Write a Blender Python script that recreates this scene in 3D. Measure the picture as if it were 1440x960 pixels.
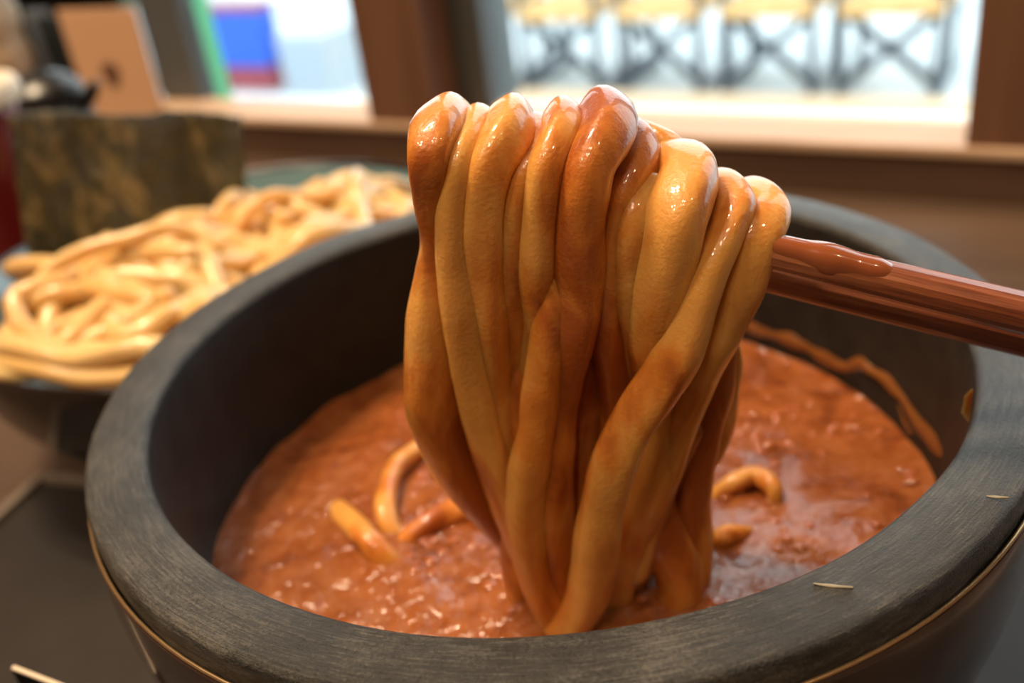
import bpy, bmesh, math, random
from mathutils import Vector, Matrix, noise
random.seed(7)
for o in list(bpy.data.objects): bpy.data.objects.remove(o)
scene = bpy.context.scene
C = scene.collection
PI = math.pi

# ------------------------------------------------------------------ camera
F_PX = 1414.6                                  # focal length in pixels of the 1440 x 960 frame
CAM = Vector((0.0, -0.1341, 0.0740))
AX = Vector((0.9923, -0.0266, -0.1207)).normalized()
FW = Vector((-0.0346, 0.8775, -0.4784)).normalized()
UP = AX.cross(FW).normalized(); AX = FW.cross(UP).normalized()
cd = bpy.data.cameras.new('camera'); cam = bpy.data.objects.new('camera', cd); C.objects.link(cam)
cd.sensor_width = 36.0; cd.lens = F_PX / 1440 * 36; cd.clip_start = 0.005; cd.clip_end = 200
m = Matrix((AX, UP, -FW)).transposed().to_4x4(); m.translation = CAM
cam.matrix_world = m
cd.dof.use_dof = True; cd.dof.focus_distance = 0.107; cd.dof.aperture_fstop = cd.lens / 2.3
scene.camera = cam

# ------------------------------------------------------------------ light
scene.view_settings.view_transform = 'Standard'; scene.view_settings.look = 'None'
scene.view_settings.gamma = 1.0; scene.view_settings.use_curve_mapping = False
scene.view_settings.exposure = 0.22
w = bpy.data.worlds.new('daylight'); scene.world = w; w.use_nodes = True
bg = w.node_tree.nodes['Background']
bg.inputs['Color'].default_value = (0.88, 0.95, 1.0, 1); bg.inputs['Strength'].default_value = 2.7

def lamp(name, loc, target, power, size, col):
    l = bpy.data.lights.new(name, 'AREA'); l.shape = 'DISK'; l.size = size; l.energy = power; l.color = col
    o = bpy.data.objects.new(name, l); C.objects.link(o); o.location = loc
    o.rotation_euler = (Vector(target) - Vector(loc)).to_track_quat('-Z', 'Y').to_euler()
    return o
WARM = (1.0, 0.74, 0.48)
# ceiling fittings of several small bulbs each; the third added for the seaweed
def fitting(centre, target, bulbs, power, size, spread):
    for k in range(bulbs):
        t = 2 * PI * k / bulbs + .4
        lamp('unseen_ceiling_bulb', (centre[0] + spread * math.cos(t), centre[1] + spread * math.sin(t), centre[2] + .03 * (k % 2)), target, power / bulbs, size, WARM)
fitting((-0.40, 0.24, 1.15), (0, 0, 0), 4, 15.5, .07, .09)
fitting((-0.15, -0.62, 1.20), (0, 0, 0), 5, 5.0, .06, .16)
fitting((-0.90, -0.45, 1.30), (-0.1, 0.1, 0), 3, 8.0, .07, .12)  # added unseen fitting, set to brighten the seaweed sheet
lamp('unseen_ceiling_bulb', (0.75, -0.75, 1.30), (0, 0, 0), 1.5, 0.06, WARM)

# ------------------------------------------------------------------ helpers
def ray(px, py): return FW + AX * ((px - 720) / F_PX) - UP * ((py - 480) / F_PX)
def at_y(px, py, Y):
    d = ray(px, py); return CAM + d * ((Y - CAM.y) / d.y)
def at_z(px, py, Z):
    d = ray(px, py); return CAM + d * ((Z - CAM.z) / d.z)
WA = Vector((math.cos(math.radians(30)), -0.5, 0)); WN = Vector((0.5, math.cos(math.radians(30)), 0))   # along the window wall, out through it
def at_n(px, py, N):
    d = ray(px, py); return CAM + d * ((N - CAM.dot(WN)) / d.dot(WN))
def wall_a(px, py, N): return at_n(px, py, N).dot(WA)
def wp(a, n, z): return WA * a + WN * n + Vector((0, 0, z))
def depth(p): return (p - CAM).dot(FW)

def obj(name, verts, faces, mat, parent=None, smooth=True, label=None, cat=None, group=None, kind=None):
    me = bpy.data.meshes.new(name); me.from_pydata([tuple(v) for v in verts], [], faces); me.update()
    bm = bmesh.new(); bm.from_mesh(me); bmesh.ops.recalc_face_normals(bm, faces=bm.faces); bm.to_mesh(me); bm.free()
    if mat: me.materials.append(mat)
    if smooth: me.polygons.foreach_set('use_smooth', [True] * len(me.polygons))
    o = bpy.data.objects.new(name, me); C.objects.link(o)
    if parent: o.parent = parent
    return tag(o, label, cat, group, kind)
def tag(o, label=None, cat=None, group=None, kind=None):
    for k, v in (('label', label), ('category', cat), ('group', group), ('kind', kind)):
        if v: o[k] = v
    return o
def thing(name, label, cat, loc=(0, 0, 0), rz=0, group=None):
    o = bpy.data.objects.new(name, None); C.objects.link(o); o.location = loc; o.rotation_euler = (0, 0, rz); o.empty_display_size = 0.01
    return tag(o, label, cat, group)
def copy_tree(o, parent=None):
    c = o.copy(); C.objects.link(c); c.parent = parent
    for ch in list(o.children): copy_tree(ch, c)
    return c

def box_data(lo, hi, bev=0.0, fr=None):
    bm = bmesh.new(); bmesh.ops.create_cube(bm, size=1)
    for v in bm.verts:
        for i in range(3): v.co[i] = lo[i] + (v.co[i] + .5) * (hi[i] - lo[i])
    if bev: bmesh.ops.bevel(bm, geom=bm.edges[:], offset=bev, segments=2, profile=.6, affect='EDGES')
    vs = [v.co.copy() for v in bm.verts]; bm.verts.index_update()
    fs = [[v.index for v in f.verts] for f in bm.faces]; bm.free()
    if fr: vs = [fr(v) for v in vs]
    return vs, fs
def wall_frame(v): return wp(v.x, v.y, v.z)
def wbox(name, a0, a1, n0, n1, z0, z1, mat, bev=0.0, **k):
    vs, fs = box_data((a0, n0, z0), (a1, n1, z1), bev, wall_frame); return obj(name, vs, fs, mat, smooth=False, **k)
def box(name, lo, hi, mat, bev=0.0, **k):
    vs, fs = box_data(lo, hi, bev); return obj(name, vs, fs, mat, smooth=False, **k)
def bar(name, p, q, wx, wy, mat, up=Vector((0, 0, 1)), **k):
    p, q = Vector(p), Vector(q); d = (q - p).normalized(); s = d.cross(up)
    if s.length < 1e-4: s = d.cross(Vector((0, 1, 0)))
    s.normalize(); t = s.cross(d)
    vs = [c + s * (i * wx / 2) + t * (j * wy / 2) for c in (p, q) for i, j in ((-1, -1), (1, -1), (1, 1), (-1, 1))]
    return obj(name, vs, [(0, 1, 2, 3), (7, 6, 5, 4), (0, 4, 5, 1), (1, 5, 6, 2), (2, 6, 7, 3), (3, 7, 4, 0)], mat, smooth=False, **k)
def lathe(name, prof, seg, mat, origin=(0, 0, 0), wob=None, **k):
    ox, oy, oz = origin; vs = []; fs = []; n = len(prof)
    for i in range(seg):
        t = 2 * PI * i / seg
        for (r, z) in prof:
            v = Vector((r * math.cos(t), r * math.sin(t), z))
            if wob: v = wob(v)
            vs.append((ox + v.x, oy + v.y, oz + v.z))
    for i in range(seg):
        j = (i + 1) % seg
        for q in range(n - 1): fs.append((i * n + q, j * n + q, j * n + q + 1, i * n + q + 1))
    o = obj(name, vs, fs, mat, **k)
    bm = bmesh.new(); bm.from_mesh(o.data); bmesh.ops.remove_doubles(bm, verts=bm.verts, dist=1e-6); bmesh.ops.dissolve_degenerate(bm, edges=bm.edges, dist=1e-7)
    bmesh.ops.recalc_face_normals(bm, faces=bm.faces); bm.to_mesh(o.data); bm.free()
    o.data.polygons.foreach_set('use_smooth', [True] * len(o.data.polygons))
    return o
def smooth_prof(pts, n=6):
    P = [Vector((r, 0, z)) for r, z in pts]; return [(max(p.x, 0), p.z) for p in spline(P, n)]
def spline(P, n, extra=None):
    out = []
    for i in range(len(P) - 1):
        p0 = P[max(i - 1, 0)]; p1 = P[i]; p2 = P[i + 1]; p3 = P[min(i + 2, len(P) - 1)]
        for j in range(n):
            t = j / n
            out.append(p1 * 1.0 * (1 - 0) * (2 * t**3 - 3 * t**2 + 1) + (p2 - p0) * .5 * (t**3 - 2 * t**2 + t) + p2 * (-2 * t**3 + 3 * t**2) + (p3 - p1) * .5 * (t**3 - t**2))
    out.append(P[-1] * 1.0); return out
def tube(name, pts, rads, mat, n=5, seg=16, sq=2.5, flat=0.88, twist=1.5, lump=0.05, seed=0, **k):
    """a noodle: a smooth sweep through pts with a rounded-square section, closed rounded ends"""
    P = spline([Vector(p) for p in pts], n); R = [v.x for v in spline([Vector((r, 0, 0)) for r in rads], n)]
    # even, dense resampling
    vs = []; fs = []; N = len(P)
    T = [(P[min(i + 1, N - 1)] - P[max(i - 1, 0)]).normalized() for i in range(N)]
    s = T[0].cross(Vector((0.3, 1, 0.2))).normalized(); rings = []
    for i in range(N):
        s = (s - T[i] * s.dot(T[i])).normalized(); b = T[i].cross(s)
        tw = twist * math.sin(i / N * 5 + seed)
        rr = R[i] * (1 + lump * noise.noise(P[i] * 160 + Vector((seed, 0, 0))))
        ring = []
        for j in range(seg):
            t = 2 * PI * j / seg; c, q = math.cos(t), math.sin(t)
            e = (abs(c)**sq + abs(q)**sq)**(-1 / sq)
            x, y = c * e * rr, q * e * rr * flat
            x, y = x * math.cos(tw) - y * math.sin(tw), x * math.sin(tw) + y * math.cos(tw)
            v = P[i] + s * x + b * y
            v += (v - P[i]) * 0.028 * noise.noise(v * 420)
            ring.append(v)
        rings.append(ring)
    def cap(ring, c, d, r):
        out = []
        for f, h in ((.86, .32), (.5, .55)): out.append([c + (v - c) * f + d * (h * r) for v in ring])
        return out
    a = cap(rings[0], P[0], -T[0], R[0]); z = cap(rings[-1], P[-1], T[-1], R[-1])
    rings = [a[1], a[0]] + rings + z
    for r in rings: vs += r
    M = len(rings)
    for i in range(M - 1):
        for j in range(seg):
            fs.append((i * seg + j, i * seg + (j + 1) % seg, (i + 1) * seg + (j + 1) % seg, (i + 1) * seg + j))
    fs.append(tuple(range(seg))); fs.append(tuple((M - 1) * seg + j for j in range(seg)))
    return obj(name, vs, fs, mat, **k)

# ------------------------------------------------------------------ materials
class Mat:
    def __init__(s, name, **kw):
        s.m = bpy.data.materials.new(name); s.m.use_nodes = True; s.t = s.m.node_tree; s.n = s.t.nodes; s.p = s.n['Principled BSDF']
        for k, v in kw.items(): s.set(k, v)
    def set(s, k, v):
        i = s.p.inputs[k.replace('_', ' ')]
        if isinstance(v, bpy.types.NodeSocket): s.t.links.new(v, i)
        else: i.default_value = (*v, 1) if isinstance(v, tuple) and len(v) == 3 and i.type == 'RGBA' else v
    def link(s, a, b): s.t.links.new(a, b)
    def coord(s, scale=(1, 1, 1), kind='Object'):
        c = s.n.new('ShaderNodeTexCoord'); mp = s.n.new('ShaderNodeMapping'); mp.inputs['Scale'].default_value = scale
        s.link(c.outputs[kind], mp.inputs[0]); return mp.outputs[0]
    def noise(s, vec, scale, detail=4, rough=.55, dist=0.0):
        t = s.n.new('ShaderNodeTexNoise'); t.inputs['Scale'].default_value = scale; t.inputs['Detail'].default_value = detail
        t.inputs['Roughness'].default_value = rough; t.inputs['Distortion'].default_value = dist
        if vec: s.link(vec, t.inputs['Vector'])
        return t.outputs['Fac']
    def ramp(s, fac, *stops):
        r = s.n.new('ShaderNodeValToRGB'); e = r.color_ramp.elements
        while len(e) < len(stops): e.new(.5)
        for k, (p, c) in zip(e, stops): k.position = p; k.color = (*c, 1) if len(c) == 3 else c
        s.link(fac, r.inputs[0]); return r.outputs[0]
    def math(s, op, a, b=0.0, c=None):
        t = s.n.new('ShaderNodeMath'); t.operation = op
        for i, v in enumerate((a, b) if c is None else (a, b, c)):
            if isinstance(v, bpy.types.NodeSocket): s.link(v, t.inputs[i])
            else: t.inputs[i].default_value = v
        return t.outputs[0]
    def mix(s, fac, a, b):
        t = s.n.new('ShaderNodeMix'); t.data_type = 'RGBA'
        for i, v in ((0, fac), (6, a), (7, b)):
            if isinstance(v, bpy.types.NodeSocket): s.link(v, t.inputs[i])
            else: t.inputs[i].default_value = v if i == 0 else (*v, 1)
        return t.outputs[2]
    def bump(s, h, strength=.3, dist=.001, prev=None):
        b = s.n.new('ShaderNodeBump'); b.inputs['Strength'].default_value = strength; b.inputs['Distance'].default_value = dist
        s.link(h, b.inputs['Height'])
        if prev: s.link(prev, b.inputs['Normal'])
        s.link(b.outputs[0], s.p.inputs['Normal']); return b.outputs[0]
def plain(name, col, rough=.5, **k): return Mat(name, Base_Color=col, Roughness=rough, **k).m

def wood(name, c0, c1, axis_scale, rough=.5, scale=18, coat=0.0):
    M = Mat(name, Roughness=rough, Coat_Weight=coat, Specular_IOR_Level=.3); v = M.coord(axis_scale)
    f = M.noise(v, scale, 6, .6, .6); M.set('Base Color', M.ramp(f, (.3, c0), (.7, c1))); M.bump(f, .15, .0006)
    return M.m

def stone_mat(name):
    M = Mat(name); c = M.n.new('ShaderNodeTexCoord'); sp = M.n.new('ShaderNodeSeparateXYZ'); M.link(c.outputs['Object'], sp.inputs[0])
    r = M.math('SQRT', M.math('ADD', M.math('MULTIPLY', sp.outputs[0], sp.outputs[0]), M.math('MULTIPLY', sp.outputs[1], sp.outputs[1])))
    th = M.math('ARCTAN2', sp.outputs[1], sp.outputs[0])
    cb = M.n.new('ShaderNodeCombineXYZ'); M.link(M.math('MULTIPLY', r, 3800), cb.inputs[0]); M.link(M.math('MULTIPLY', th, 14), cb.inputs[1]); M.link(M.math('MULTIPLY', sp.outputs[2], 900), cb.inputs[2])
    lathe_f = M.noise(cb.outputs[0], 1.0, 4, .65)                    # turning grooves round the axis
    fine = M.noise(c.outputs['Object'], 2600, 4, .75); big = M.noise(c.outputs['Object'], 60, 4, .6)
    f = M.math('ADD', M.math('MULTIPLY', lathe_f, .35), M.math('ADD', M.math('MULTIPLY', fine, .35), M.math('MULTIPLY', big, .3)))
    M.set('Base Color', M.ramp(f, (.38, (.010, .010, .010)), (.5, (.037, .036, .033)), (.62, (.135, .126, .110))))
    M.set('Roughness', M.ramp(fine, (.35, (.28,) * 3), (.65, (.55,) * 3)))
    M.set('Specular IOR Level', .55)
    b = M.bump(fine, .8, .0004); M.bump(lathe_f, .5, .0004, b)
    return M.m

def noodle_mat(name, shift, pale=(.72, .35, .080), mid=(.62, .215, .032), deep=(.38, .095, .014), scale=95):
    """pale wheat noodle under an uneven glossy film of orange-brown sauce"""
    M = Mat(name, Roughness=.36, Subsurface_Weight=.4, Subsurface_Scale=.003, Coat_Weight=.7, Coat_Roughness=.045, Specular_IOR_Level=.35)
    M.p.inputs['Subsurface Radius'].default_value = (1.0, .42, .14)
    v = M.coord((1, 1, .45)); f = M.noise(v, scale, 4, .55, .4)
    oi = M.n.new('ShaderNodeObjectInfo')
    f = M.math('ADD', M.math('MULTIPLY_ADD', f, 1.7, -.35), M.math('MULTIPLY_ADD', oi.outputs['Random'], .10, shift - .05))
    M.set('Base Color', M.ramp(f, (.36, pale), (.54, mid), (.72, deep)))
    h = M.noise(M.coord(), 1900, 2, .5); h2 = M.noise(M.coord(), 260, 3, .5)
    b = M.bump(h2, .12, .0008); M.bump(h, .34, .0003, b)
    return M.m

m_stone = stone_mat('dark stone')
m_lining = Mat('blackened stone lining', Roughness=.55, Specular_IOR_Level=.3); m_lining.set('Base Color', m_lining.ramp(m_lining.noise(m_lining.coord(), 120, 5, .65), (.35, (.009, .009, .008)), (.7, (.022, .021, .018)))); m_lining.bump(m_lining.noise(m_lining.coord(), 700), .25, .0004); m_lining = m_lining.m
m_nood = [noodle_mat('noodle light film', -.10), noodle_mat('noodle film', .0), noodle_mat('noodle heavy film', .11)]
m_nback = noodle_mat('noodle thick film', .12)
def pile_mat():
    M = Mat('plain noodle', Roughness=.3, Subsurface_Weight=.5, Subsurface_Scale=.004, Coat_Weight=.5, Coat_Roughness=.12)
    M.p.inputs['Subsurface Radius'].default_value = (1, .6, .25)
    oi = M.n.new('ShaderNodeObjectInfo'); f = M.math('ADD', M.math('MULTIPLY', M.noise(M.coord(), 60), .6), M.math('MULTIPLY', oi.outputs['Random'], .4))
    M.set('Base Color', M.ramp(f, (.3, (.82, .58, .26)), (.7, (.78, .47, .17)))); M.bump(M.noise(M.coord(), 300), .2, .0006)
    return M.m
m_pile = pile_mat()
def sauce_mat():
    M = Mat('orange dipping sauce', Roughness=.1, Subsurface_Weight=.25, Subsurface_Scale=.003, Coat_Weight=.5, Coat_Roughness=.05)
    M.p.inputs['Subsurface Radius'].default_value = (1, .35, .12)
    v = M.coord(); f = M.math('ADD', M.math('MULTIPLY', M.noise(v, 70, 5, .6, 1.2), .6), M.math('MULTIPLY', M.noise(v, 420, 4, .6), .4))
    M.set('Base Color', M.ramp(f, (.33, (.13, .031, .008)), (.47, (.275, .077, .019)), (.62, (.36, .122, .038))))
    a = M.noise(v, 330, 3, .55); b_ = M.noise(v, 900, 2, .5)
    M.set('Roughness', M.ramp(a, (.4, (.08,) * 3), (.62, (.2,) * 3)))
    b = M.bump(a, .6, .0016); M.bump(b_, .22, .0004, b)
    return M.m
m_sauce = sauce_mat()
m_smear = Mat('sauce film', Base_Color=(.21, .075, .018), Roughness=.25, Coat_Weight=.6, Coat_Roughness=.08, Subsurface_Weight=.2, Subsurface_Scale=.002); m_smear.bump(m_smear.noise(m_smear.coord(), 500), .4, .001); m_smear = m_smear.m
m_lacq = Mat('brown lacquer', Roughness=.22, Coat_Weight=.6, Coat_Roughness=.08); m_lacq.set('Base Color', m_lacq.ramp(m_lacq.noise(m_lacq.coord((1, 1, 6)), 40), (.3, (.030, .016, .012)), (.7, (.052, .028, .020)))); m_lacq = m_lacq.m
m_gold = plain('worn gold lip', (.62, .42, .22), .25, Metallic=.85)
def tray_mat():
    M = Mat('black tray lacquer', Roughness=.42, Specular_IOR_Level=.35); f = M.noise(M.coord(), 22, 4, .6)
    M.set('Base Color', M.ramp(f, (.3, (.016, .014, .013)), (.7, (.034, .028, .024)))); M.bump(M.noise(M.coord(), 700), .1, .0003); return M.m
m_tray = tray_mat(); m_trayedge = plain('worn tray edge', (.20, .16, .13), .4)
m_black = plain('black plastic', (.010, .010, .011), .3); m_paper = plain('pale card edge', (.80, .66, .50), .6)
def stick_mat():
    M = Mat('red-brown chopstick wood', Roughness=.34, Coat_Weight=.35, Coat_Roughness=.15)
    f = M.noise(M.coord((.06, 1, 1)), 900, 5, .65); g = M.noise(M.coord((.3, 1, 1)), 120, 3, .5)
    M.set('Base Color', M.ramp(M.math('ADD', M.math('MULTIPLY', f, .65), M.math('MULTIPLY', g, .35)), (.34, (.10, .022, .010)), (.52, (.26, .075, .030)), (.68, (.42, .16, .07))))
    M.bump(f, .25, .0005); return M.m
m_stick = stick_mat()
m_table = wood('brown table wood', (.045, .026, .016), (.135, .082, .052), (.05, 1, 1), .6, 70)
m_post = wood('brown post wood', (.15, .070, .040), (.22, .108, .064), (1, 1, .08), .5, 40)
m_sill = wood('daylit sill wood', (.52, .34, .22), (.66, .46, .32), (.1, 1, 1), .45, 30)  # daylight on the sill is put into this lighter wood colour
m_metal = plain('dark grey window metal', (.085, .088, .085), .45)
m_wall = plain('warm plaster', (.55, .42, .30), .8)
m_floor = wood('dark floor wood', (.10, .06, .04), (.17, .10, .065), (.1, 1, 1), .5, 8)
def glass_mat():
    M = bpy.data.materials.new('clear pane'); M.use_nodes = True; t = M.node_tree; t.nodes.clear()
    o = t.nodes.new('ShaderNodeOutputMaterial'); mx = t.nodes.new('ShaderNodeMixShader'); tr = t.nodes.new('ShaderNodeBsdfTransparent'); gl = t.nodes.new('ShaderNodeBsdfGlossy'); fr = t.nodes.new('ShaderNodeFresnel')
    gl.inputs['Roughness'].default_value = .02; tr.inputs['Color'].default_value = (.95, .98, .97, 1); fr.inputs['IOR'].default_value = 1.3
    t.links.new(fr.outputs[0], mx.inputs[0]); t.links.new(tr.outputs[0], mx.inputs[1]); t.links.new(gl.outputs[0], mx.inputs[2]); t.links.new(mx.outputs[0], o.inputs[0]); return M
m_glass = glass_mat()

# ------------------------------------------------------------------ the room
ZT = -0.082                                    # table top; the stone rim is z = 0
ZF = ZT - 0.72; ZC = 1.75; NW = 0.275; NP = 0.298; ZS = ZT + 0.020
ST = dict(kind='structure')
wbox('floor', -2.2, 2.2, -2.6, NW + .10, ZF - .05, ZF, m_floor, **ST)
wbox('ceiling', -2.2, 2.2, -2.6, NW + .10, ZC, ZC + .05, m_wall, **ST)
wbox('wall_back', -2.2, 2.2, -2.65, -2.6, ZF, ZC, m_wall, **ST)
wbox('wall_left', -2.25, -2.2, -2.65, NW + .10, ZF, ZC, m_wall, **ST)
wbox('wall_right', 2.2, 2.25, -2.65, NW + .10, ZF, ZC, m_wall, **ST)
wbox('wall_window', -2.2, 2.2, NW, NP + .006, ZF, ZS - .004, wood('brown wall board', (.075, .040, .024), (.135, .075, .045), (.05, .05, 1), .6, 300), **ST)
wbox('wall_lintel', -2.2, 2.2, NW, NW + .10, .55, ZC, m_post, **ST)
wbox('wall_window_end_left', -2.2, -.95, NW, NW + .10, ZS - .004, .55, m_post, **ST)
wbox('wall_window_end_right', .75, 2.2, NW, NW + .10, ZS - .004, .55, m_post, **ST)
wbox('trim_1', -.95, .75, NW - .002, NP + .006, ZS - .004, ZS, m_sill, bev=.001, label='wooden window sill with daylight paled into its colour, running along the wall', **ST)
aA0, aA1 = wall_a(503, 80, NW), wall_a(598, 80, NW)
aB0 = wall_a(1368, 90, NW); aB1 = aB0 + .055
wbox('trim_2', aA0, aA1, NW, NW + .034, ZS, .55, m_post, bev=.001, label='brown wooden window post beside the dark metal post', **ST)
wbox('trim_3', aB0, aB1, NW, NW + .034, ZS, .55, m_post, bev=.001, label='brown wooden window post standing at the end of the wide pane', **ST)
aD0, aD1 = wall_a(596, 80, NP), wall_a(681, 80, NP)
wbox('trim_4', aD0, aD1, NP, NP + .03, ZS, .55, m_metal, bev=.001, label='dark grey metal window post', **ST)
aE0, aE1 = wall_a(206, 60, NP), wall_a(262, 60, NP)
wbox('trim_5', aE0, aE1, NP, NP + .012, ZS, .55, m_metal, bev=.001, label='dark grey metal post behind the menu cards', **ST)
wbox('trim_6', -.80, -.74, NW, NW + .034, ZS, .55, m_post, bev=.001, **ST)
for i, (a0, a1) in enumerate(((-.95, -.80), (-.74, aE0), (aE1, aA0 + .01), (aD1, aB0 + .01), (aB1, .75))):
    wbox('window_%d' % (i + 1), a0, a1, NP + .012, NP + .015, ZS, .55, m_glass, label='clear window pane above the sill', **ST)

# table
t = thing('dining_table', 'brown wooden table pushed against the window wall', 'table', (0, 0, 0))
def tw(v): return wp(v.x, v.y, v.z)
vs, fs = box_data((-.55, -.42, ZT - .03), (.65, NW - .003, ZT), .002, None)
top = obj('tabletop', vs, fs, m_table, t, smooth=False); top.rotation_euler = (0, 0, -math.radians(30))
for a in (-.50, .60):
    for n in (-.37, NW - .06):
        l = box('leg', (a - .025, n - .025, ZF), (a + .025, n + .025, ZT - .03), m_table, parent=t); l.rotation_euler = (0, 0, -math.radians(30))

# tray under the stone bowl
ZR = ZT + .005
tv = Vector((.30, .954, 0)); tu = Vector((.954, -.30, 0)); tc = Vector((-.145, .0985, 0))
def trf(v): return tc + tu * v.x + tv * v.y + Vector((0, 0, v.z))
tray = thing('serving_tray', 'black lacquered tray under the stone bowl and its holder', 'tray')
vs, fs = box_data((0.002, -.235, ZT + .0002), (.30, -.002, ZR - .0008), 0, trf); obj('tray_base', vs, fs, m_tray, tray, smooth=False)
for lo, hi in (((0, -.237, ZT + .0002), (.0028, 0, ZR + .0012)), ((.3, -.237, ZT + .0002), (.3028, 0, ZR + .0012)), ((.0028, -.0028, ZT + .0002), (.3, 0, ZR + .0012)), ((.0028, -.237, ZT + .0002), (.3, -.2342, ZR + .0012))):
    vs, fs = box_data(lo, hi, .0006, trf); obj('tray_lip', vs, fs, m_trayedge, tray, smooth=False)
ZR -= .0008

# ------------------------------------------------------------------ stone bowl and holder
RO, RI, ZB = 0.0682, 0.0600, -0.0295
def wobble(v):
    k = .00025; return v + Vector((noise.noise(v * 60), noise.noise(v * 60 + Vector((5, 0, 0))), .6 * noise.noise(v * 60 + Vector((0, 9, 0))))) * k
bowl = thing('stone_bowl', 'thick-rimmed dark grey stone bowl filled with orange dipping sauce', 'bowl')
lining = [(0, -.0690), (.030, -.0685), (.046, -.0630), (.0545, -.0500), (.0580, -.0380), (.0584, -.0295), (.0587, -.0200), (.0590, -.0100), (.0593, -.0040), (.0595, -.0018), (.0597, -.0009)]
rim = [(.0597, -.0009), (.0599, -.0004), (.0602, -.0001), (.0607, .0001), (.0630, .0003), (.0650, .0002), (.0668, 0), (.0676, -.0002), (.0680, -.0005), (.0682, -.0009), (.0683, -.0016), (.0683, -.0040), (.0681, -.0065), (.0673, -.0120), (.0640, -.030), (.0580, -.050), (.0480, -.0660), (.0400, -.0715), (0, -.0720)]
lathe('bowl_body', smooth_prof(rim, 3), 128, m_stone, wob=wobble, parent=bowl)
tag(lathe('bowl_lining', smooth_prof(lining, 3), 128, m_lining, wob=wobble, parent=bowl), 'smooth blackened inside wall of the stone bowl')
# film of sauce left on the inside wall
def on_wall(px, py, R):
    d = ray(px, py); a = d.x**2 + d.y**2; b = 2 * (CAM.x * d.x + CAM.y * d.y); c = CAM.x**2 + CAM.y**2 - R * R
    return CAM + d * ((-b + math.sqrt(max(0, b * b - 4 * a * c))) / (2 * a))
def smear(path, mat):
    vs = []; fs = []; P = [(on_wall(x, y - w / 2, .0586), on_wall(x, y + w / 2, .0584)) for x, y, w in path]
    A = spline([p[0] for p in P], 6); B = spline([p[1] for p in P], 6); K = 6
    for i, (u, v) in enumerate(zip(A, B)):
        for k in range(K + 1):
            p = u.lerp(v, k / K); s = math.sin(PI * k / K) * min(1, i / 4, (len(A) - 1 - i) / 4)
            rr = Vector((p.x, p.y, 0)); rad = rr.length; tgt = .0592 - .0012 * s * (1 + .5 * noise.noise(p * 300)); rr *= tgt / rad
            vs.append((rr.x, rr.y, p.z))
    for i in range(len(A) - 1):
        for k in range(K): fs.append((i * (K + 1) + k, i * (K + 1) + k + 1, (i + 1) * (K + 1) + k + 1, (i + 1) * (K + 1) + k))
    return obj('sauce_smear', vs, fs, mat, bowl)
smear([(1030, 450, 16), (1060, 462, 30), (1085, 470, 20), (1110, 478, 34), (1135, 490, 22), (1160, 505, 34), (1185, 516, 24), (1208, 513, 32), (1228, 524, 20), (1250, 540, 34), (1270, 562, 26), (1285, 590, 44), (1305, 615, 50), (1328, 645, 44)], m_smear)
smear([(1262, 560, 10), (1268, 580, 20), (1276, 600, 24), (1290, 620, 30)], m_smear)
smear([(1364, 552, 16), (1366, 570, 30), (1367, 590, 16)], m_smear)
for px, py, s in ((1172, 824, 1.6), (1403, 699, .9)):
    p = at_z(px, py, .0004)
    f = tube('rim_fleck', [p + Vector((-.0011 * s, .0004 * s, 0)), p, p + Vector((.0011 * s, -.0003 * s, 0))], [.00012, .0002, .00012], plain('dried fleck', (.30, .27, .20), .7), n=3, seg=8, parent=bowl)

holder = thing('bowl_holder', 'round brown lacquer holder with a thin gold lip around the stone bowl', 'bowl holder', (0, 0, 0))
hp = [(0, ZR + .0035), (.0415, ZR + .0035), (.0490, -.0668), (.0592, -.050), (.0652, -.030), (.0682, -.0120), (.0684, -.0056), (.0685, -.0048), (.0689, -.0048), (.0691, -.0056), (.0692, -.010), (.0687, -.018), (.0668, -.028), (.0632, -.040), (.0578, -.053), (.0510, -.064), (.0460, -.069), (.0445, -.072), (.0440, ZR + .0002), (0, ZR + .0002)]
lathe('holder_body', smooth_prof(hp, 4), 128, m_lacq, parent=holder)
lathe('gold_lip', [(.0687 + .00025 * math.cos(t * PI / 6), -.0046 + .00025 * math.sin(t * PI / 6)) for t in range(13)], 128, m_gold, parent=holder)

# ------------------------------------------------------------------ sauce
def sauce_h(x, y):
    v = Vector((x, y, 0)); r = math.hypot(x, y)
    h = .0009 * noise.noise(v * 60) + .0006 * noise.noise(v * 150 + Vector((3, 1, 0))) + .00028 * noise.noise(v * 420)
    h += .0022 * math.exp(-((x - .002)**2 + (y + .022)**2) / .013**2)           # drawn up round the lifted noodles
    if r > .054: h += .0006 * ((r - .054) / .0043)**2
    return ZB + h
vs = [(0, 0, sauce_h(0, 0))]; fs = []; NR, NS = 64, 150
for i in range(1, NR + 1):
    for j in range(NS):
        r = .0583 * i / NR; t = 2 * PI * j / NS; vs.append((r * math.cos(t), r * math.sin(t), sauce_h(r * math.cos(t), r * math.sin(t))))
for j in range(NS): fs.append((0, 1 + j, 1 + (j + 1) % NS))
for i in range(NR - 1):
    for j in range(NS): a = 1 + i * NS; b = a + NS; fs.append((a + j, b + j, b + (j + 1) % NS, a + (j + 1) % NS))
sauce = obj('dipping_sauce', vs, fs, m_sauce, label='thick orange-brown dipping sauce filling the stone bowl', cat='sauce')

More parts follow.
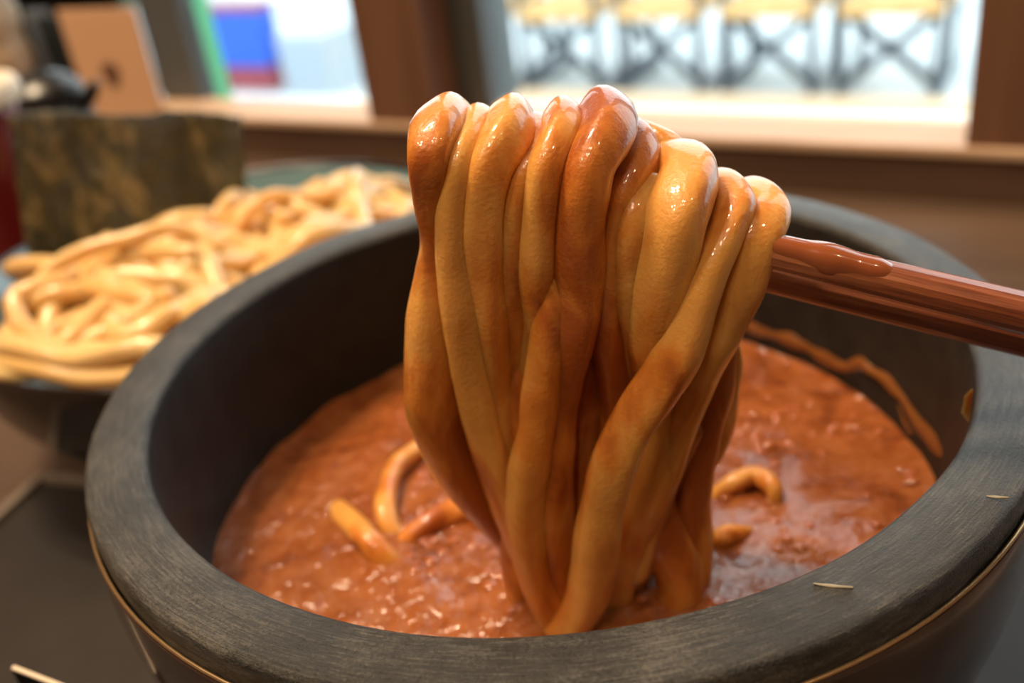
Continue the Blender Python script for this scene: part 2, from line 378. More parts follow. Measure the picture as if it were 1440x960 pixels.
bm = bmesh.new(); bmesh.ops.create_icosphere(bm, subdivisions=2, radius=1); bead_mesh = bpy.data.meshes.new('glint_bead'); bm.to_mesh(bead_mesh); bm.free(); bead_mesh.materials.append(plain('sauce bubble', (.36, .10, .028), .04, Coat_Weight=1.0, Coat_Roughness=.02))  # flattened beads added on the sauce to catch lamp glints
bead_mesh.polygons.foreach_set('use_smooth', [True] * len(bead_mesh.polygons)); rb = random.Random(5)
for px, py, sx, sy, n in ((572, 588, 8, 8, 5), (590, 655, 10, 10, 5), (592, 752, 12, 8, 6), (596, 780, 12, 10, 7), (660, 765, 16, 8, 7), (700, 805, 10, 14, 7), (1120, 590, 45, 26, 22), (1085, 580, 30, 14, 9), (1040, 690, 14, 14, 6), (1285, 665, 12, 10, 6), (1215, 590, 30, 14, 5), (985, 845, 35, 12, 10), (515, 765, 6, 6, 3), (1090, 730, 25, 18, 6), (1180, 690, 60, 40, 8), (500, 690, 30, 20, 4)):
    for _ in range(n):
        p = at_z(px + rb.gauss(0, sx), py + rb.gauss(0, sy), ZB + .0006); rad = rb.uniform(.0006, .0013)
        if math.hypot(p.x, p.y) > .0565: continue
        b = bpy.data.objects.new('glint_bead', bead_mesh); C.objects.link(b); b.parent = sauce; b.location = (p.x, p.y, sauce_h(p.x, p.y) + rad * .03); b.scale = (rad, rad * rb.uniform(.8, 1.1), rad * .42)

# ------------------------------------------------------------------ lifted noodles
Y0 = -0.030
def lifted(front, mat, label, back=None, seed=0, group=None):
    """front: (px, py, width px, depth offset) from the crest down; the strand then runs over the chopsticks and down the far side"""
    P = []; R = []
    for (px, py, w, dy) in front:
        p = at_y(px, py, Y0 + dy); P.append(p); R.append(w * (.54 + .04 * min(1, max(0, (py - 300) / 150))) * depth(p) / F_PX)
    if back is not None:
        c = P[0]; r = R[0]; bx, bd = back
        over = [(c + Vector((bx * .1, .0050, .0002)), r * .98), (c + Vector((bx * .25, .0095, -.0042)), r * .92), (c + Vector((bx * .4, .0118, -.013)), r * .86)]
        zc = c.z - .013; k = 4
        for i in range(1, k + 1):
            f = i / k; z = zc + (ZB - .002 - zc) * f
            over.append((Vector((c.x + bx * (.4 + .6 * f) + .0012 * math.sin(seed + 4 * f), c.y + .0118 + bd * f + .001 * math.cos(seed * 2 + 3 * f), z)), r * (.84 - .1 * f)))
        for p, rr in over: P.insert(0, p); R.insert(0, rr)
    return tube('udon_noodle', P, R, mat, n=8, seg=24, sq=3.0, flat=.84, twist=1.1, lump=.09, seed=seed, label=label, cat='noodle', group=group)
L, Mi, H, K = m_nood[0], m_nood[1], m_nood[2], m_nback
G = 'noodles lifted on the chopsticks'
lifted([(613, 186, 68, .003), (604, 225, 58, 0), (606, 280, 50, .001), (616, 340, 46, .003), (614, 400, 56, .004), (607, 470, 64, .004), (608, 540, 68, .004), (624, 610, 68, .005), (656, 672, 62, .006), (702, 728, 54, .008), (748, 790, 46, .010), (775, 850, 40, .011)],
       Mi, 'thick noodle at the chopstick tips, sweeping out in a wide loop beside the bundle', (.010, .002), 1, G)
lifted([(668, 196, 56, .004), (648, 235, 52, .0005), (640, 300, 50, 0), (640, 370, 48, 0), (648, 440, 48, 0), (660, 520, 46, .001), (680, 600, 44, .002), (704, 680, 44, .003), (735, 770, 42, .005), (765, 850, 38, .006)],
       L, 'pale slim noodle hanging next to the looped one on the chopstick tips', (.009, .003), 2, G)
lifted([(716, 190, 66, .003), (690, 235, 58, 0), (680, 300, 56, -.0006), (680, 380, 54, 0), (686, 460, 54, .001), (694, 540, 50, .003), (708, 620, 46, .004), (728, 710, 44, .005), (758, 800, 42, .006), (770, 870, 38, .006)],
       Mi, 'round-crested orange noodle between the pale slim one and a film-covered one', (.008, .004), 3, G)
lifted([(756, 205, 56, .004), (728, 255, 56, .001), (718, 330, 56, .001), (718, 420, 54, .002), (724, 500, 52, .004), (734, 600, 50, .006), (748, 700, 46, .007), (765, 800, 42, .008), (778, 870, 38, .008)],
       H, 'noodle under a purplish sheen of film at its crest, in the lifted bundle', (.006, .002), 4, G)
lifted([(788, 186, 56, .003), (767, 235, 56, -.0005), (758, 300, 52, -.001), (754, 370, 48, -.001), (752, 440, 44, .001), (746, 520, 42, .003), (738, 600, 40, .005)],
       L, 'pale noodle with a bumpy pinched crest, hanging in the middle of the bundle', (.005, .004), 5, G)
lifted([(850, 188, 84, .003), (824, 240, 76, -.001), (812, 320, 70, -.0015), (814, 400, 64, -.001), (808, 460, 58, -.001), (792, 530, 50, 0), (782, 600, 48, .001), (778, 680, 48, .001), (782, 760, 46, .002), (796, 850, 40, .003)],
       H, 'fat dark orange noodle with the highest crest of the lifted bundle', (.002, .003), 6, G)
lifted([(792, 300, 40, .002), (784, 370, 42, .0005), (774, 440, 46, -.0008), (765, 520, 46, -.001), (755, 600, 46, -.001), (742, 670, 48, -.001), (739, 735, 48, -.0005), (754, 810, 44, .001), (782, 880, 40, .001)],
       L, 'pale strand lying over its neighbours halfway down the lifted bundle', None, 7, G)
lifted([(900, 222, 70, .005), (876, 275, 64, .001), (862, 350, 64, .0005), (854, 440, 62, .001), (864, 520, 52, .002), (872, 590, 50, .003), (868, 680, 48, .004), (850, 780, 46, .005), (835, 860, 42, .005)],
       H, 'dark film-covered noodle beside the fat orange one, edging the gap in the bundle', (-.003, .002), 8, G)
lifted([(912, 262, 56, .002), (896, 310, 58, -.001), (886, 370, 60, -.0005), (888, 440, 58, .001), (898, 520, 52, .003), (905, 600, 50, .004), (890, 700, 46, .005)],
       Mi, 'short-crested noodle tucked below the squarish pale-topped one', None, 9, G)
lifted([(878, 192, 46, .012), (905, 196, 48, .010), (935, 210, 48, .008), (972, 246, 44, .008), (1000, 320, 40, .009)],
       L, 'yellowish bare strand crossing behind the crests of the lifted bundle', None, 10, G)
lifted([(968, 250, 76, .002), (950, 300, 80, -.002), (936, 360, 80, -.0025), (924, 425, 76, -.002), (918, 490, 66, -.0005), (922, 560, 58, .002), (926, 620, 58, .002), (912, 690, 56, .002), (884, 760, 48, .003), (862, 840, 42, .004)],
       Mi, 'squarish broad noodle with a pale flat crest in the lifted bundle', (-.007, .003), 11, G)
lifted([(1032, 285, 58, .002), (1022, 320, 50, -.001), (1002, 365, 50, -.003), (984, 410, 52, -.004), (970, 450, 54, -.0045), (956, 490, 56, -.005), (936, 527, 58, -.005), (906, 570, 60, -.005), (880, 612, 58, -.005), (862, 655, 56, -.005), (849, 705, 54, -.0045), (840, 755, 56, -.004), (834, 805, 56, -.003), (822, 850, 54, -.002), (796, 884, 50, -.0005), (748, 906, 46, .001), (700, 930, 40, .003)],
       L, 'long pale noodle slanting across the front of the bundle down into the sauce', (-.012, .003), 12, G)
lifted([(1080, 296, 54, .003), (1064, 335, 60, 0), (1045, 390, 60, -.001), (1024, 440, 56, -.001), (1003, 490, 54, -.001), (982, 540, 50, .0005), (958, 600, 48, .001), (938, 660, 46, .002), (918, 720, 44, .003), (895, 800, 42, .004)],
       L, 'pale noodle lying last over the chopsticks, on the handle side of the bundle', (-.014, .004), 13, G)
lifted([(1000, 420, 46, .008), (1008, 480, 48, .006), (1000, 550, 50, .006), (982, 620, 50, .006), (972, 690, 50, .006), (972, 760, 52, .006), (966, 830, 52, .005), (940, 880, 46, .006)],
       K, 'dim strand hanging behind the long slanting noodle into the sauce', None, 14, G)
lifted([(1000, 440, 34, .010), (1018, 490, 38, .009), (1016, 545, 42, .009), (1010, 590, 42, .009), (990, 640, 40, .009), (960, 680, 40, .008)],
       L, 'small bulging loop poking out behind the chopstick-handle side of the bundle', None, 15, G)
lifted([(962, 600, 46, .004), (938, 665, 46, .004), (924, 715, 46, .004), (945, 770, 56, .004), (955, 830, 60, .004), (930, 880, 56, .004)],
       K, 'shadowed looped strand at the foot of the bundle touching the sauce', None, 16, G)
for i, (px, dx) in enumerate(((650, 60), (690, 50), (735, 30), (780, 10), (825, -5), (870, -20), (910, -35), (950, -45))):
    lifted([(px, 330, 64, .006), (px + dx * .2, 430, 68, .0045), (px + dx * .5, 540, 60, .005), (px + dx * .9, 650, 52, .007), (px + dx * 1.3, 760, 48, .007), (px + dx * 1.5, 860, 42, .007)],
           K, 'sauce-soaked inner strand seen between the front noodles of the bundle', None, 20 + i, 'inner strands of the lifted bundle')

# film of sauce clinging between the lifted strands
def film():
    rows = ((215, 650, 965), (245, 632, 1000), (290, 628, 1010), (340, 626, 1000), (400, 630, 985), (460, 640, 965), (520, 655, 950), (560, 668, 810), (610, 690, 800), (660, 705, 790), (710, 725, 790), (760, 745, 790), (800, 755, 800))
    A = spline([Vector(r) for r in rows], 5); U = 40; vs = []; fs = []
    for f in (0, 1):
        for k, r in enumerate(A):
            for i in range(U + 1):
                u = i / U; px = r.y + (r.z - r.y) * u; py = r.x + max(0, (px - 640)) * .20 * max(0, 1 - (r.x - 215) / 200)
                if r.x > 520 and px > 790: py -= 0
                dy = .0016 + .0045 * max(0, 1 - (r.x - 215) / 60)**2 + .0035 * (2 * u - 1)**4 + .0005 * math.sin(px * .11) + .0008 * f
                vs.append(at_y(px, py, Y0 + dy) + Vector((0, .0004 * noise.noise(Vector((px * .02, py * .01, 0))), 0)))
    W = U + 1; n = len(A); S = W * n
    for f in (0, 1):
        for k in range(n - 1):
            for i in range(U): a = f * S + k * W + i; fs.append((a, a + 1, a + W + 1, a + W))
    for k in range(n - 1):
        for i in (0, U): a = k * W + i; fs.append((a, a + W, a + W + S, a + S))
    for i in range(U):
        for k in (0, n - 1): a = k * W + i; fs.append((a, a + 1, a + 1 + S, a + S))
    obj('sauce_film', vs, fs, K, label='brown film of thick sauce clinging between the lifted noodles', cat='sauce')
film()

# strands lying half sunk in the sauce
def sunk(path, mat, label, rise=.0001, seed=0):
    P = []; R = []
    for px, py, w, dz in path:
        p = at_z(px, py, ZB + rise + dz); P.append(p); R.append(w * .5 * depth(p) / F_PX)
    tube('sunken_noodle', P, R, mat, n=7, seg=16, seed=seed, label=label, cat='noodle', group='noodles lying in the sauce')
sunk([(612, 610, 26, -.002), (590, 630, 28, .001), (560, 655, 30, .0016), (545, 690, 32, .0016), (544, 725, 32, .001), (562, 760, 30, -.002)], L, 'curved pale noodle surfacing in the sauce beside the wide loop', seed=31)
sunk([(470, 712, 30, -.0025), (498, 738, 36, .001), (525, 768, 38, .0012), (560, 805, 32, -.0025)], L, 'short straight piece of noodle surfacing in the sauce near the curved one', seed=32)
sunk([(560, 770, 30, -.002), (600, 738, 36, .0006), (650, 715, 38, .0010), (705, 722, 36, .0008), (760, 770, 30, -.002)], Mi, 'orange noodle half sunk in the sauce under the wide loop', seed=33)
sunk([(1000, 705, 24, -.0016), (1030, 680, 26, .0010), (1062, 668, 28, .0016), (1086, 685, 28, .0014), (1092, 712, 26, -.0016)], L, 'small hooked noodle surfacing on the chopstick-handle side of the sauce', seed=34)
sunk([(1000, 765, 24, -.001), (1022, 752, 28, .0006), (1050, 748, 22, -.001)], L, 'tiny rounded noodle end surfacing below the hooked one', seed=35)

# ------------------------------------------------------------------ chopsticks
def chopstick(p, q, r0, r1, rot, label):
    p, q = Vector(p), Vector(q); d = (q - p); Ln = d.length
    vs = []; fs = []; N = 40
    for i in range(N + 1):
        f = i / N; r = r0 + (r1 - r0) * f
        if i == 0: r *= .7
        for j in range(8):
            t = 2 * PI * (j + .5) / 8 + rot
            for s in (-.10, .10): vs.append((f * Ln, r * math.cos(t + s * 1.6), r * math.sin(t + s * 1.6)))
    for i in range(N):
        for j in range(16): fs.append((i * 16 + j, i * 16 + (j + 1) % 16, (i + 1) * 16 + (j + 1) % 16, (i + 1) * 16 + j))
    fs.append(tuple(range(16))); fs.append(tuple(N * 16 + j for j in range(16)))
    o = obj('chopstick', vs, fs, m_stick, smooth=False, label=label, cat='chopstick')
    o.location = p; o.rotation_euler = d.to_track_quat('X', 'Z').to_euler()
    return o, Matrix.Translation(p) @ d.to_track_quat('X', 'Z').to_matrix().to_4x4()
def ext(px0, py0, y0, px1, py1, y1, far):
    a = at_y(px0, py0, y0); b = at_y(px1, py1, y1); return a, a + (b - a) * far
a, b = ext(600, 238, -.0215, 1440, 440, -.0370, 3.4)
stick, smw = chopstick(a, b, .0016, .0042, 0.10, 'octagonal red-brown chopstick, the upper of the pair, with a wet sauce-stained end')
pts = []; rad = []
for k, f in enumerate((.56, .60, .64, .68, .72, .76, .795)):
    q = a + (b - a) * (f / 3.4); pts.append(smw.inverted() @ (q + Vector((0, -.0003, .0006)))); rad.append((.0016 + .0026 * f / 3.4) * (.90, .95, .90, .96, .88, .90, .5)[k])
tube('sauce_coating', pts, rad, Mat('wet sauce on wood', Base_Color=(.30, .085, .030), Roughness=.2, Coat_Weight=.8, Coat_Roughness=.05, Subsurface_Weight=.3, Subsurface_Scale=.002).m, n=6, seg=18, sq=2.2, lump=.15, twist=0, seed=77, parent=stick)
a, b = ext(620, 275, -.0170, 1440, 474, -.0310, 3.4)
chopstick(a, b, .0016, .0042, 0.2, 'octagonal red-brown chopstick, the lower of the pair, partly hidden by the other')

# ------------------------------------------------------------------ noodle dish with seaweed
PC = Vector((-.088, .130, 0)); PR = .0735; PZ = -.030
def dish_mat():
    M = Mat('blue-grey glaze', Roughness=.14, Coat_Weight=.6, Coat_Roughness=.05); c = M.n.new('ShaderNodeTexCoord'); sp = M.n.new('ShaderNodeSeparateXYZ'); M.link(c.outputs['Object'], sp.inputs[0])
    f = M.math('ADD', sp.outputs[2], M.math('MULTIPLY_ADD', M.noise(c.outputs['Object'], 130), .010, -.005))
    mr = M.n.new('ShaderNodeMapRange'); M.link(f, mr.inputs[0]); mr.inputs[1].default_value = ZT; mr.inputs[2].default_value = PZ
    M.set('Base Color', M.ramp(mr.outputs[0], (.30, (.10, .15, .19)), (.58, (.13, .24, .30)), (.66, (.20, .055, .035)), (.76, (.15, .27, .33))))
    return M.m
dish = thing('noodle_dish', 'deep round dish glazed blue-grey inside with a dark rim, holding plain noodles', 'dish')
dp = [(.0, ZT + .010), (.035, ZT + .0105), (.052, ZT + .017), (.064, ZT + .032), (.070, PZ - .006), (.0718, PZ - .0012)]
lathe('glazed_inside', smooth_prof(dp, 4), 72, dish_mat(), (PC.x, PC.y, 0), parent=dish)
lathe('dark_outside', smooth_prof([(.0718, PZ - .0012), (.0728, PZ), (.0740, PZ - .0008), (.0735, PZ - .006), (.068, ZT + .030), (.056, ZT + .015), (.040, ZT + .008), (.037, ZT + .004), (.0365, ZT + .0002), (0, ZT + .0002)], 4), 72, plain('dark brown glaze', (.022, .014, .012), .15), (PC.x, PC.y, 0), parent=dish)
def mound(x, y):
    u, v = x - PC.x, y - PC.y; r = math.hypot(u, v) / .069
    h = PZ + .0015 + .0085 * max(0, 1 - r**2.6) - .21 * max(0, v + .012)
    h += .0125 * math.exp(-((u - .034)**2 + (v - .030)**2) / .017**2) + .006 * noise.noise(Vector((x, y, 0)) * 60)
    h -= .007 * math.exp(-((u + .045)**2 + (v - .015)**2) / .024**2)
    return h
def inside(p, R):
    d = Vector((p.x - PC.x, p.y - PC.y, 0))
    if d.length > R: d *= R / d.length
    x = PC.x + d.x
    if PC.y + d.y > .094: x = max(x, -.123 + .02 * noise.noise(p * 90))
    return Vector((x, PC.y + d.y, p.z))
def avoid_bowl(p):
    d = Vector((p.x, p.y, 0))
    if d.length < .0745: d *= .0745 / d.length
    return Vector((d.x, d.y, p.z))
rs = random.Random(11)
NPL = 64
for i in range(NPL):
    r = .060 * math.sqrt(rs.random()); t = rs.random() * 2 * PI; p = PC + Vector((r * math.cos(t), r * math.sin(t), 0)); h = rs.random() * 2 * PI; curv = rs.uniform(-25, 25)
    lay = -.0085 * (1 - i / NPL)**1.0; pts = []; ph = rs.random() * 6
    for k in range(rs.randint(13, 19)):
        q = inside(p, .0655 if p.y > PC.y - .02 else .0695); q = avoid_bowl(q)
        pts.append(Vector((q.x, q.y, mound(q.x, q.y) + lay + .0028 * math.sin(ph + k * .75))))
        h += curv * .006 + rs.uniform(-.35, .35)
        d = PC - p
        if d.length > .056:
            da = math.atan2(d.y, d.x) - h; da = (da + PI) % (2 * PI) - PI; h += .45 * da
        p = p + Vector((math.cos(h), math.sin(h), 0)) * .0066
        if rs.random() < .12: curv = rs.uniform(-45, 45)
    tube('plain_noodle', pts, [.0026 + .0004 * math.sin(i)] * len(pts), m_pile, n=3, seg=10, seed=i, label='plain pale yellow noodle in the heap on the blue-grey dish', cat='noodle', group='noodles heaped on the dish')
pts = [at_y(*q) for q in ((40, 470, .088), (38, 440, .092), (52, 402, .096), (80, 372, .099), (125, 350, .102), (180, 336, .105), (225, 322, .108), (270, 325, .110), (310, 345, .108))]
tube('plain_noodle', pts, [.0021] * len(pts), m_pile, n=6, seg=12, seed=90, label='plain noodle arching free of the heap on the blue-grey dish', cat='noodle', group='noodles heaped on the dish')
for i, path in enumerate((((0, 525, .070), (60, 522, .068), (130, 505, .070), (190, 470, .072), (240, 440, .078)), ((-10, 505, .078), (50, 500, .074), (110, 482, .076), (170, 455, .08), (230, 420, .085)), ((10, 470, .086), (40, 482, .080), (100, 490, .075), (160, 490, .072)))):
    tube('plain_noodle', [avoid_bowl(at_y(*q)) for q in path], [.0023] * len(path), m_pile, n=6, seg=12, seed=95 + i, label='plain noodle trailing along the near edge of the dish beside the stone bowl', cat='noodle', group='noodles trailing over the dish edge')

for i, (t0, t1, rr, dz) in enumerate(((200, 285, .0690, .0012), (215, 300, .0650, .0030), (225, 290, .0672, .0050))):
    pts = []
    for k in range(10):
        t = math.radians(t0 + (t1 - t0) * k / 9); q = avoid_bowl(PC + Vector((rr * math.cos(t), rr * math.sin(t), 0))); pts.append(Vector((q.x, q.y, PZ + dz + .0012 * math.sin(k * 1.7 + i * 2))))
    tube('plain_noodle', pts, [.0026] * 10, m_pile, n=4, seg=12, seed=99 + i, label='plain noodle trailing along the near edge of the dish beside the stone bowl', cat='noodle', group='noodles trailing over the dish edge')
def nori_mat():
    M = Mat('roasted seaweed', Roughness=.22, Specular_IOR_Level=1.0); v = M.coord((1, 1, .55))
    f = M.noise(v, 140, 6, .65, .8); g = M.noise(M.coord((1, 1, .35)), 45, 4, .6)
    M.set('Base Color', M.ramp(M.math('ADD', M.math('MULTIPLY', f, .5), M.math('MULTIPLY', g, .5)), (.40, (.010, .020, .015)), (.50, (.045, .045, .020)), (.58, (.26, .21, .09))))  # brightest gold stop paints sparkle into the seaweed colour
    b = M.bump(f, .8, .004); M.bump(M.noise(v, 600, 4, .6), .7, .0015, b); return M.m
c00, c10, c01, c11 = at_y(8, 168, .142), at_y(343, 160, .172), at_y(44, 425, .140), at_y(352, 330, .165)
vs = []; fs = []; U, V = 44, 34
for f in (0, 1):
    for i in range(U + 1):
        for j in range(V + 1):
            u, v = i / U, j / V; p = c00.lerp(c10, u).lerp(c01.lerp(c11, u), v * 1.06)
            off = .0022 * math.sin(u * 9 + .6) + .0016 * noise.noise(p * 70) + .003 * (1 - v) * math.sin(u * 4) + f * .0005
            p = p + Vector((.2, .95, .2)) * off + Vector((0, 0, .0008 * noise.noise(p * 300) if j == 0 else 0)); vs.append(p)
W1 = V + 1; S = (U + 1) * W1
for f in (0, 1):
    for i in range(U):
        for j in range(V): a = f * S + i * W1 + j; fs.append((a, a + 1, a + W1 + 1, a + W1))
for i in range(U):
    for j in (0, V): a = i * W1 + j; fs.append((a, a + W1, a + W1 + S, a + S))
for j in range(V):
    for i in (0, U): a = i * W1 + j; fs.append((a, a + 1, a + 1 + S, a + S))
obj('seaweed_sheet', vs, fs, nori_mat(), label='square sheet of dark roasted seaweed standing upright in the noodle dish', cat='seaweed')

# ------------------------------------------------------------------ things against the window
def card_print():
    M = Mat('printed peach card', Roughness=.35); c = M.coord((1, 1, 1), 'Generated'); sp = M.n.new('ShaderNodeSeparateXYZ'); M.link(c, sp.inputs[0])
    return M, sp
def upright(name, px0, px1, ytop, N, thick, mat, label, cat, parent=None, zb=ZT + .0003, ypx=70):
    a0, a1 = wall_a(px0, ypx, N), wall_a(px1, ypx, N); zt = at_n((px0 + px1) / 2, ytop, N).z
    return wbox(name, a0, a1, N, N + thick, zb, zt, mat, bev=.0003, parent=parent, label=label, cat=cat), (a0, a1, zt)
menu = thing('menu_stand', 'small upright peach menu card with a brown picture in a clear stand', 'menu')
o, (a0, a1, zt) = upright('card', 97, 205, 12, .236, .0012, plain('peach card', (.74, .44, .26), .4), None, None, menu, zb=ZT + .004)
vs = []; 
zc = at_n(155, 105, .236).z; ac = wall_a(157, 105, .236)
for k in range(14):
    t = 2 * PI * k / 14; vs.append(wp(ac + .0062 * math.cos(t) * (1 + .2 * math.sin(3 * t)), .2357, zc + .0075 * math.sin(t) * (1 + .15 * math.cos(2 * t))))
obj('printed_picture', vs + [v + WN * .0004 for v in vs], [tuple(range(14)), tuple(range(27, 13, -1))] + [(k, (k + 1) % 14, 14 + (k + 1) % 14, 14 + k) for k in range(14)], plain('brown print', (.16, .075, .045), .5), menu, smooth=False)
wbox('stand_base', a0 - .004, a1 + .004, .222, .252, ZT + .0003, ZT + .004, plain('frosted plastic', (.5, .52, .55), .2), bev=.0006, parent=menu)
upright('menu_folder', 70, 118, 24, .246, .004, plain('dark slate cover', (.020, .030, .038), .4), 'dark slate menu folder standing behind the peach card', 'menu', ypx=90)
upright('plastic_card_holder', 50, 82, 14, .2535, .003, plain('grey plastic', (.22, .26, .32), .3), 'grey plastic card holder standing behind the slate menu folder', 'card holder')
# tan ringed container
cb = at_n(22, 60, .225)
R_ = .021
tp = []; zt = .05
for i in range(14):
    z = ZT + .0003 + (zt - ZT) * i / 13; tp += [(R_ * (.93 if i % 2 else 1.0), z), (R_ * (.93 if i % 2 else 1.0), z + (zt - ZT) / 13 * .7)]
tp = [(0, ZT + .0003)] + tp + [(0, zt + .012)]
Mt = Mat('tan bamboo', Roughness=.5); Mt.set('Base Color', Mt.ramp(Mt.noise(Mt.coord((1, 1, 4)), 30), (.3, (.42, .27, .15)), (.7, (.72, .56, .38))))
lathe('toothpick_holder', tp, 40, Mt.m, (cb.x - R_ * .75, cb.y, 0), label='tan ringed bamboo toothpick holder standing by the window', cat='holder')
# black sauce pot
p = at_y(62, 142, .262); pr = .0155
pot = thing('sauce_pot', 'small glossy black round sauce pot behind the seaweed sheet', 'pot')
zt = p.z + .011; zm = ZT + .03
lathe('pot_body', smooth_prof([(0, ZT + .0003), (.012, ZT + .0003), (.017, ZT + .010), (.0185, ZT + .024), (.0165, zt - .012), (.0135, zt - .004), (.006, zt), (0, zt + .0004)], 4), 40, m_black, (p.x, p.y, 0), parent=pot)
tube('pot_spout', [(p.x + .012, p.y - .002, zt - .016), (p.x + .019, p.y - .004, zt - .011), (p.x + .024, p.y - .005, zt - .006)], [.004, .003, .0022], m_black, n=5, seg=12, parent=pot)
# red jar with a cream lid
p = at_y(2, 150, .215)
jar = thing('condiment_jar', 'dark red condiment jar with a cream lid beside the seaweed sheet', 'jar')
zl = at_y(10, 145, .215).z
jr = .020; jx = at_y(26, 140, .215).x - jr
lathe('jar_body', smooth_prof([(0, ZT + .0003), (jr * .9, ZT + .0003), (jr * .97, ZT + .004), (jr * .9, ZT + .02), (jr * .86, zl - .012), (jr * .88, zl - .002), (jr * .8, zl)], 4), 40, plain('dark red glaze', (.17, .012, .010), .25), (jx, .215, 0), parent=jar)
lathe('lid', smooth_prof([(jr * .8, zl), (jr * 1.0, zl + .0006), (jr * 1.03, zl + .004), (jr * .98, zl + .0075), (jr * .8, zl + .009), (0, zl + .0095)], 4), 40, plain('cream plastic', (.80, .66, .48), .4), (jx, .215, 0), parent=jar)
# thin black card with a pale edge standing on the tray
zc = -.030; pc = at_z(20, 935, zc); pd = at_z(88, 961, zc)
d = (pd - pc); d.z = 0; d.normalize(); e = Vector((d.y, -d.x, 0))
nb = thing('notice_card', 'thin black card with a pale top edge standing on the tray beside the bowl', 'card')
def nbf(v): return Vector((pc.x, pc.y, 0)) + d * v.x + e * v.y + Vector((0, 0, v.z))
vs, fs = box_data((0, 0, ZR + .0003), (.020, .0006, zc - .0003), 0, nbf); obj('card_face', vs, fs, plain('matt black card', (.006, .006, .006), .8, Specular_IOR_Level=.1), nb, smooth=False)
vs, fs = box_data((0, 0, zc - .0003), (.020, .0006, zc), 0, nbf); obj('pale_edge', vs, fs, m_paper, nb, smooth=False)
vs, fs = box_data((.004, -.012, ZR + .0003), (.016, -.0002, ZR + .002), .0003, nbf); obj('card_foot', vs, fs, m_black, nb, smooth=False)

# ------------------------------------------------------------------ outside the window
ZG = -1.116
Mg = Mat('pale paving', Roughness=.5); Mg.set('Base Color', Mg.ramp(Mg.noise(Mg.coord(), 1.6, 3), (.35, (.42, .50, .54)), (.65, (.62, .68, .70))))
wbox('ground_outside', -20, 20, NP + .02, 30, ZG - .1, ZG, Mg.m, **ST)
m_frame = plain('blue-grey chair metal', (.035, .058, .085), .4)
Ms = Mat('tan canvas', Roughness=.8); Ms.set('Base Color', Ms.ramp(Ms.noise(Ms.coord(), 14, 3), (.35, (.70, .40, .14)), (.65, (.86, .60, .28)))); m_canvas = Ms.m
feet = [at_z(*q, ZG) for q in ((726, 127), (850, 129), (985, 129), (1150, 128), (1336, 138))]
a_first = feet[0].dot(WA); pitch = (feet[4].dot(WA) - a_first) / 4; nfeet = sum(f.dot(WN) for f in feet) / 5
WD = pitch - .105                               # between the two front posts of a chair
def make_chair():
    r = thing('folding_chair', 'folding chair', 'chair')
    r.rotation_euler = (0, 0, -math.radians(30))
    D = .38; hs = .335; q = .030
    for x in (-WD / 2, WD / 2):
        for y in (0, D): bar('post', (x, y, .03), (x, y, hs + (.20 if y == 0 else .48)), q, q, m_frame, parent=r)
        bar('foot_rail', (x, -.03, .015), (x, D + .05, .015), .03, .03, m_frame, parent=r)
        bar('armrest', (x, -.03, hs + .215), (x, D + .02, hs + .215), .05, .03, m_frame, parent=r)
    for u, y in ((1, .0), (-1, .024)):
        bar('cross_strut', (-u * WD / 2, y, .035), (u * WD / 2, y, hs - .02), .024, .036, m_frame, parent=r)
    vs, fs = box_data((-WD / 2 - .01, -.02, hs - .035), (WD / 2 + .01, D + .01, hs + .015), .008); obj('seat', vs, fs, m_canvas, r, smooth=False)
    vs, fs = box_data((-WD / 2 - .015, D - .012, hs + .26), (WD / 2 + .015, D + .018, hs + .46), .006); obj('backrest', vs, fs, m_canvas, r, smooth=False)
    return r
ch = make_chair()
for i in range(-1, 4):
    c = ch if i == -1 else copy_tree(ch)
    p = wp(a_first + pitch * (i + .5), nfeet, ZG); c.location = p
    tag(c, 'crossed-leg folding chair with tan seat outside, ' + ('last in the row by the dark post', 'fourth from the lone wooden post', 'third from the lone wooden post', 'second from the lone wooden post', 'nearest the lone wooden post')[i + 1], 'chair', 'folding chairs in a row outside')
# pale timber edging along the row of chairs
wbox('ground_edging', a_first - pitch * 1.6, a_first + pitch * 6, nfeet - .75, nfeet - .04, ZG, ZG + .012, plain('bleached timber', (.80, .58, .36), .6), bev=.004, **ST)
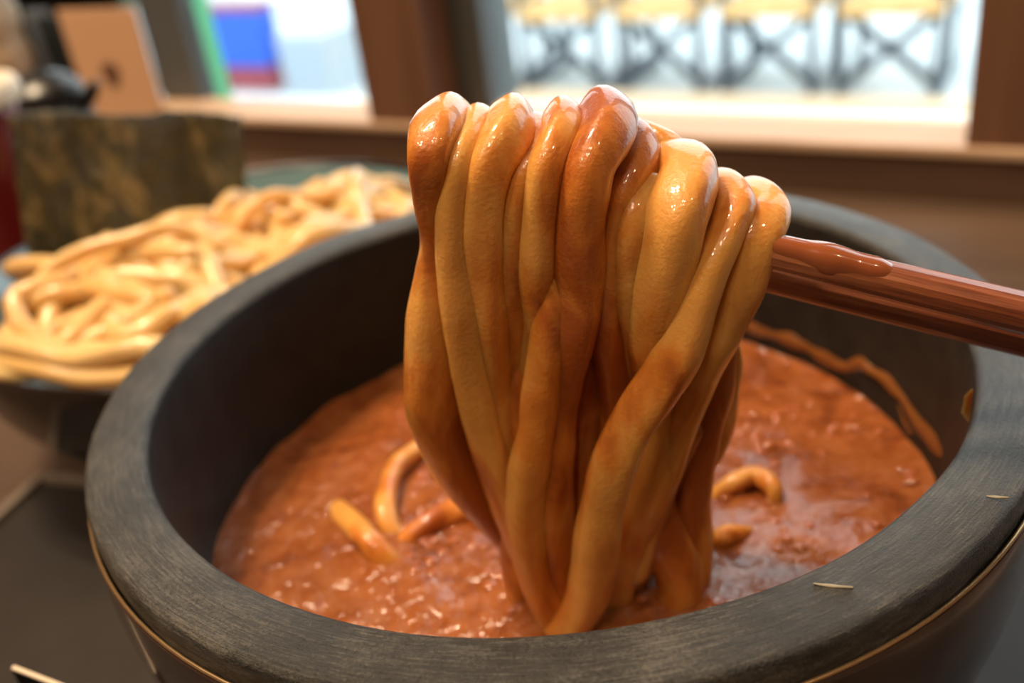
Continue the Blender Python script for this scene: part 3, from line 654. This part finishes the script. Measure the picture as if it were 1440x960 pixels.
# blue crate with red trims
pb0, pb1 = at_z(300, 128, ZG), at_z(392, 126, ZG); n_ = (pb0.dot(WN) + pb1.dot(WN)) / 2; a0, a1 = pb0.dot(WA), pb1.dot(WA)
hb = at_n(340, 8, n_).z
cr = thing('storage_crate', 'blue storage crate with red top and bottom bands outside the window', 'crate')
wbox('body', a0, a1, n_, n_ + .12, ZG + .12, hb - .03, plain('bright blue plastic', (.008, .105, .62), .4), bev=.006, parent=cr)
wbox('bottom_band', a0 - .006, a1 + .006, n_ - .006, n_ + .126, ZG + .0005, ZG + .12, plain('maroon plastic', (.28, .03, .06), .4), bev=.006, parent=cr)
wbox('top_band', a0 - .006, a1 + .006, n_ - .006, n_ + .126, hb - .03, hb, bpy.data.materials['maroon plastic'], bev=.006, parent=cr)
pg0, pg1 = at_z(402, 135, ZG), at_z(470, 135, ZG); n2 = (pg0.dot(WN) + pg1.dot(WN)) / 2; h2 = at_n(430, 50, n2).z
cb_ = thing('cabinet', 'pale grey-blue cabinet standing next to the blue crate', 'cabinet')
wbox('body', pg0.dot(WA), pg1.dot(WA), n2 + .006, n2 + .30, ZG + .0005, h2, plain('pale grey paint', (.45, .53, .60), .5), bev=.004, parent=cb_)
wbox('door', pg0.dot(WA) + .01, pg1.dot(WA) - .01, n2, n2 + .006, ZG + .03, h2 - .02, plain('grey-blue door', (.36, .44, .52), .5), bev=.002, parent=cb_)
# green frame just outside the glass
gf = thing('banner_frame', 'bright green frame standing just outside the glass by the dark post', 'frame', (0, 0, 0))
NG = NP + .018; g0, g1 = wall_a(256, 50, NG), wall_a(284, 50, NG); m_green = plain('bright green paint', (.10, .48, .20), .4)
zr = at_n(80, 6, NG).z; gl = wall_a(30, 6, NG)
wbox('post', g0, g1, NG, NG + .012, ZS - .02, zr + .10, m_green, bev=.001, parent=gf)
wbox('top_rail', gl - .1, g0, NG, NG + .012, zr - .003, zr + .016, m_green, bev=.001, parent=gf)
wbox('post', gl - .12, gl - .1, NG, NG + .012, ZS - .02, zr + .10, m_green, bev=.001, parent=gf)
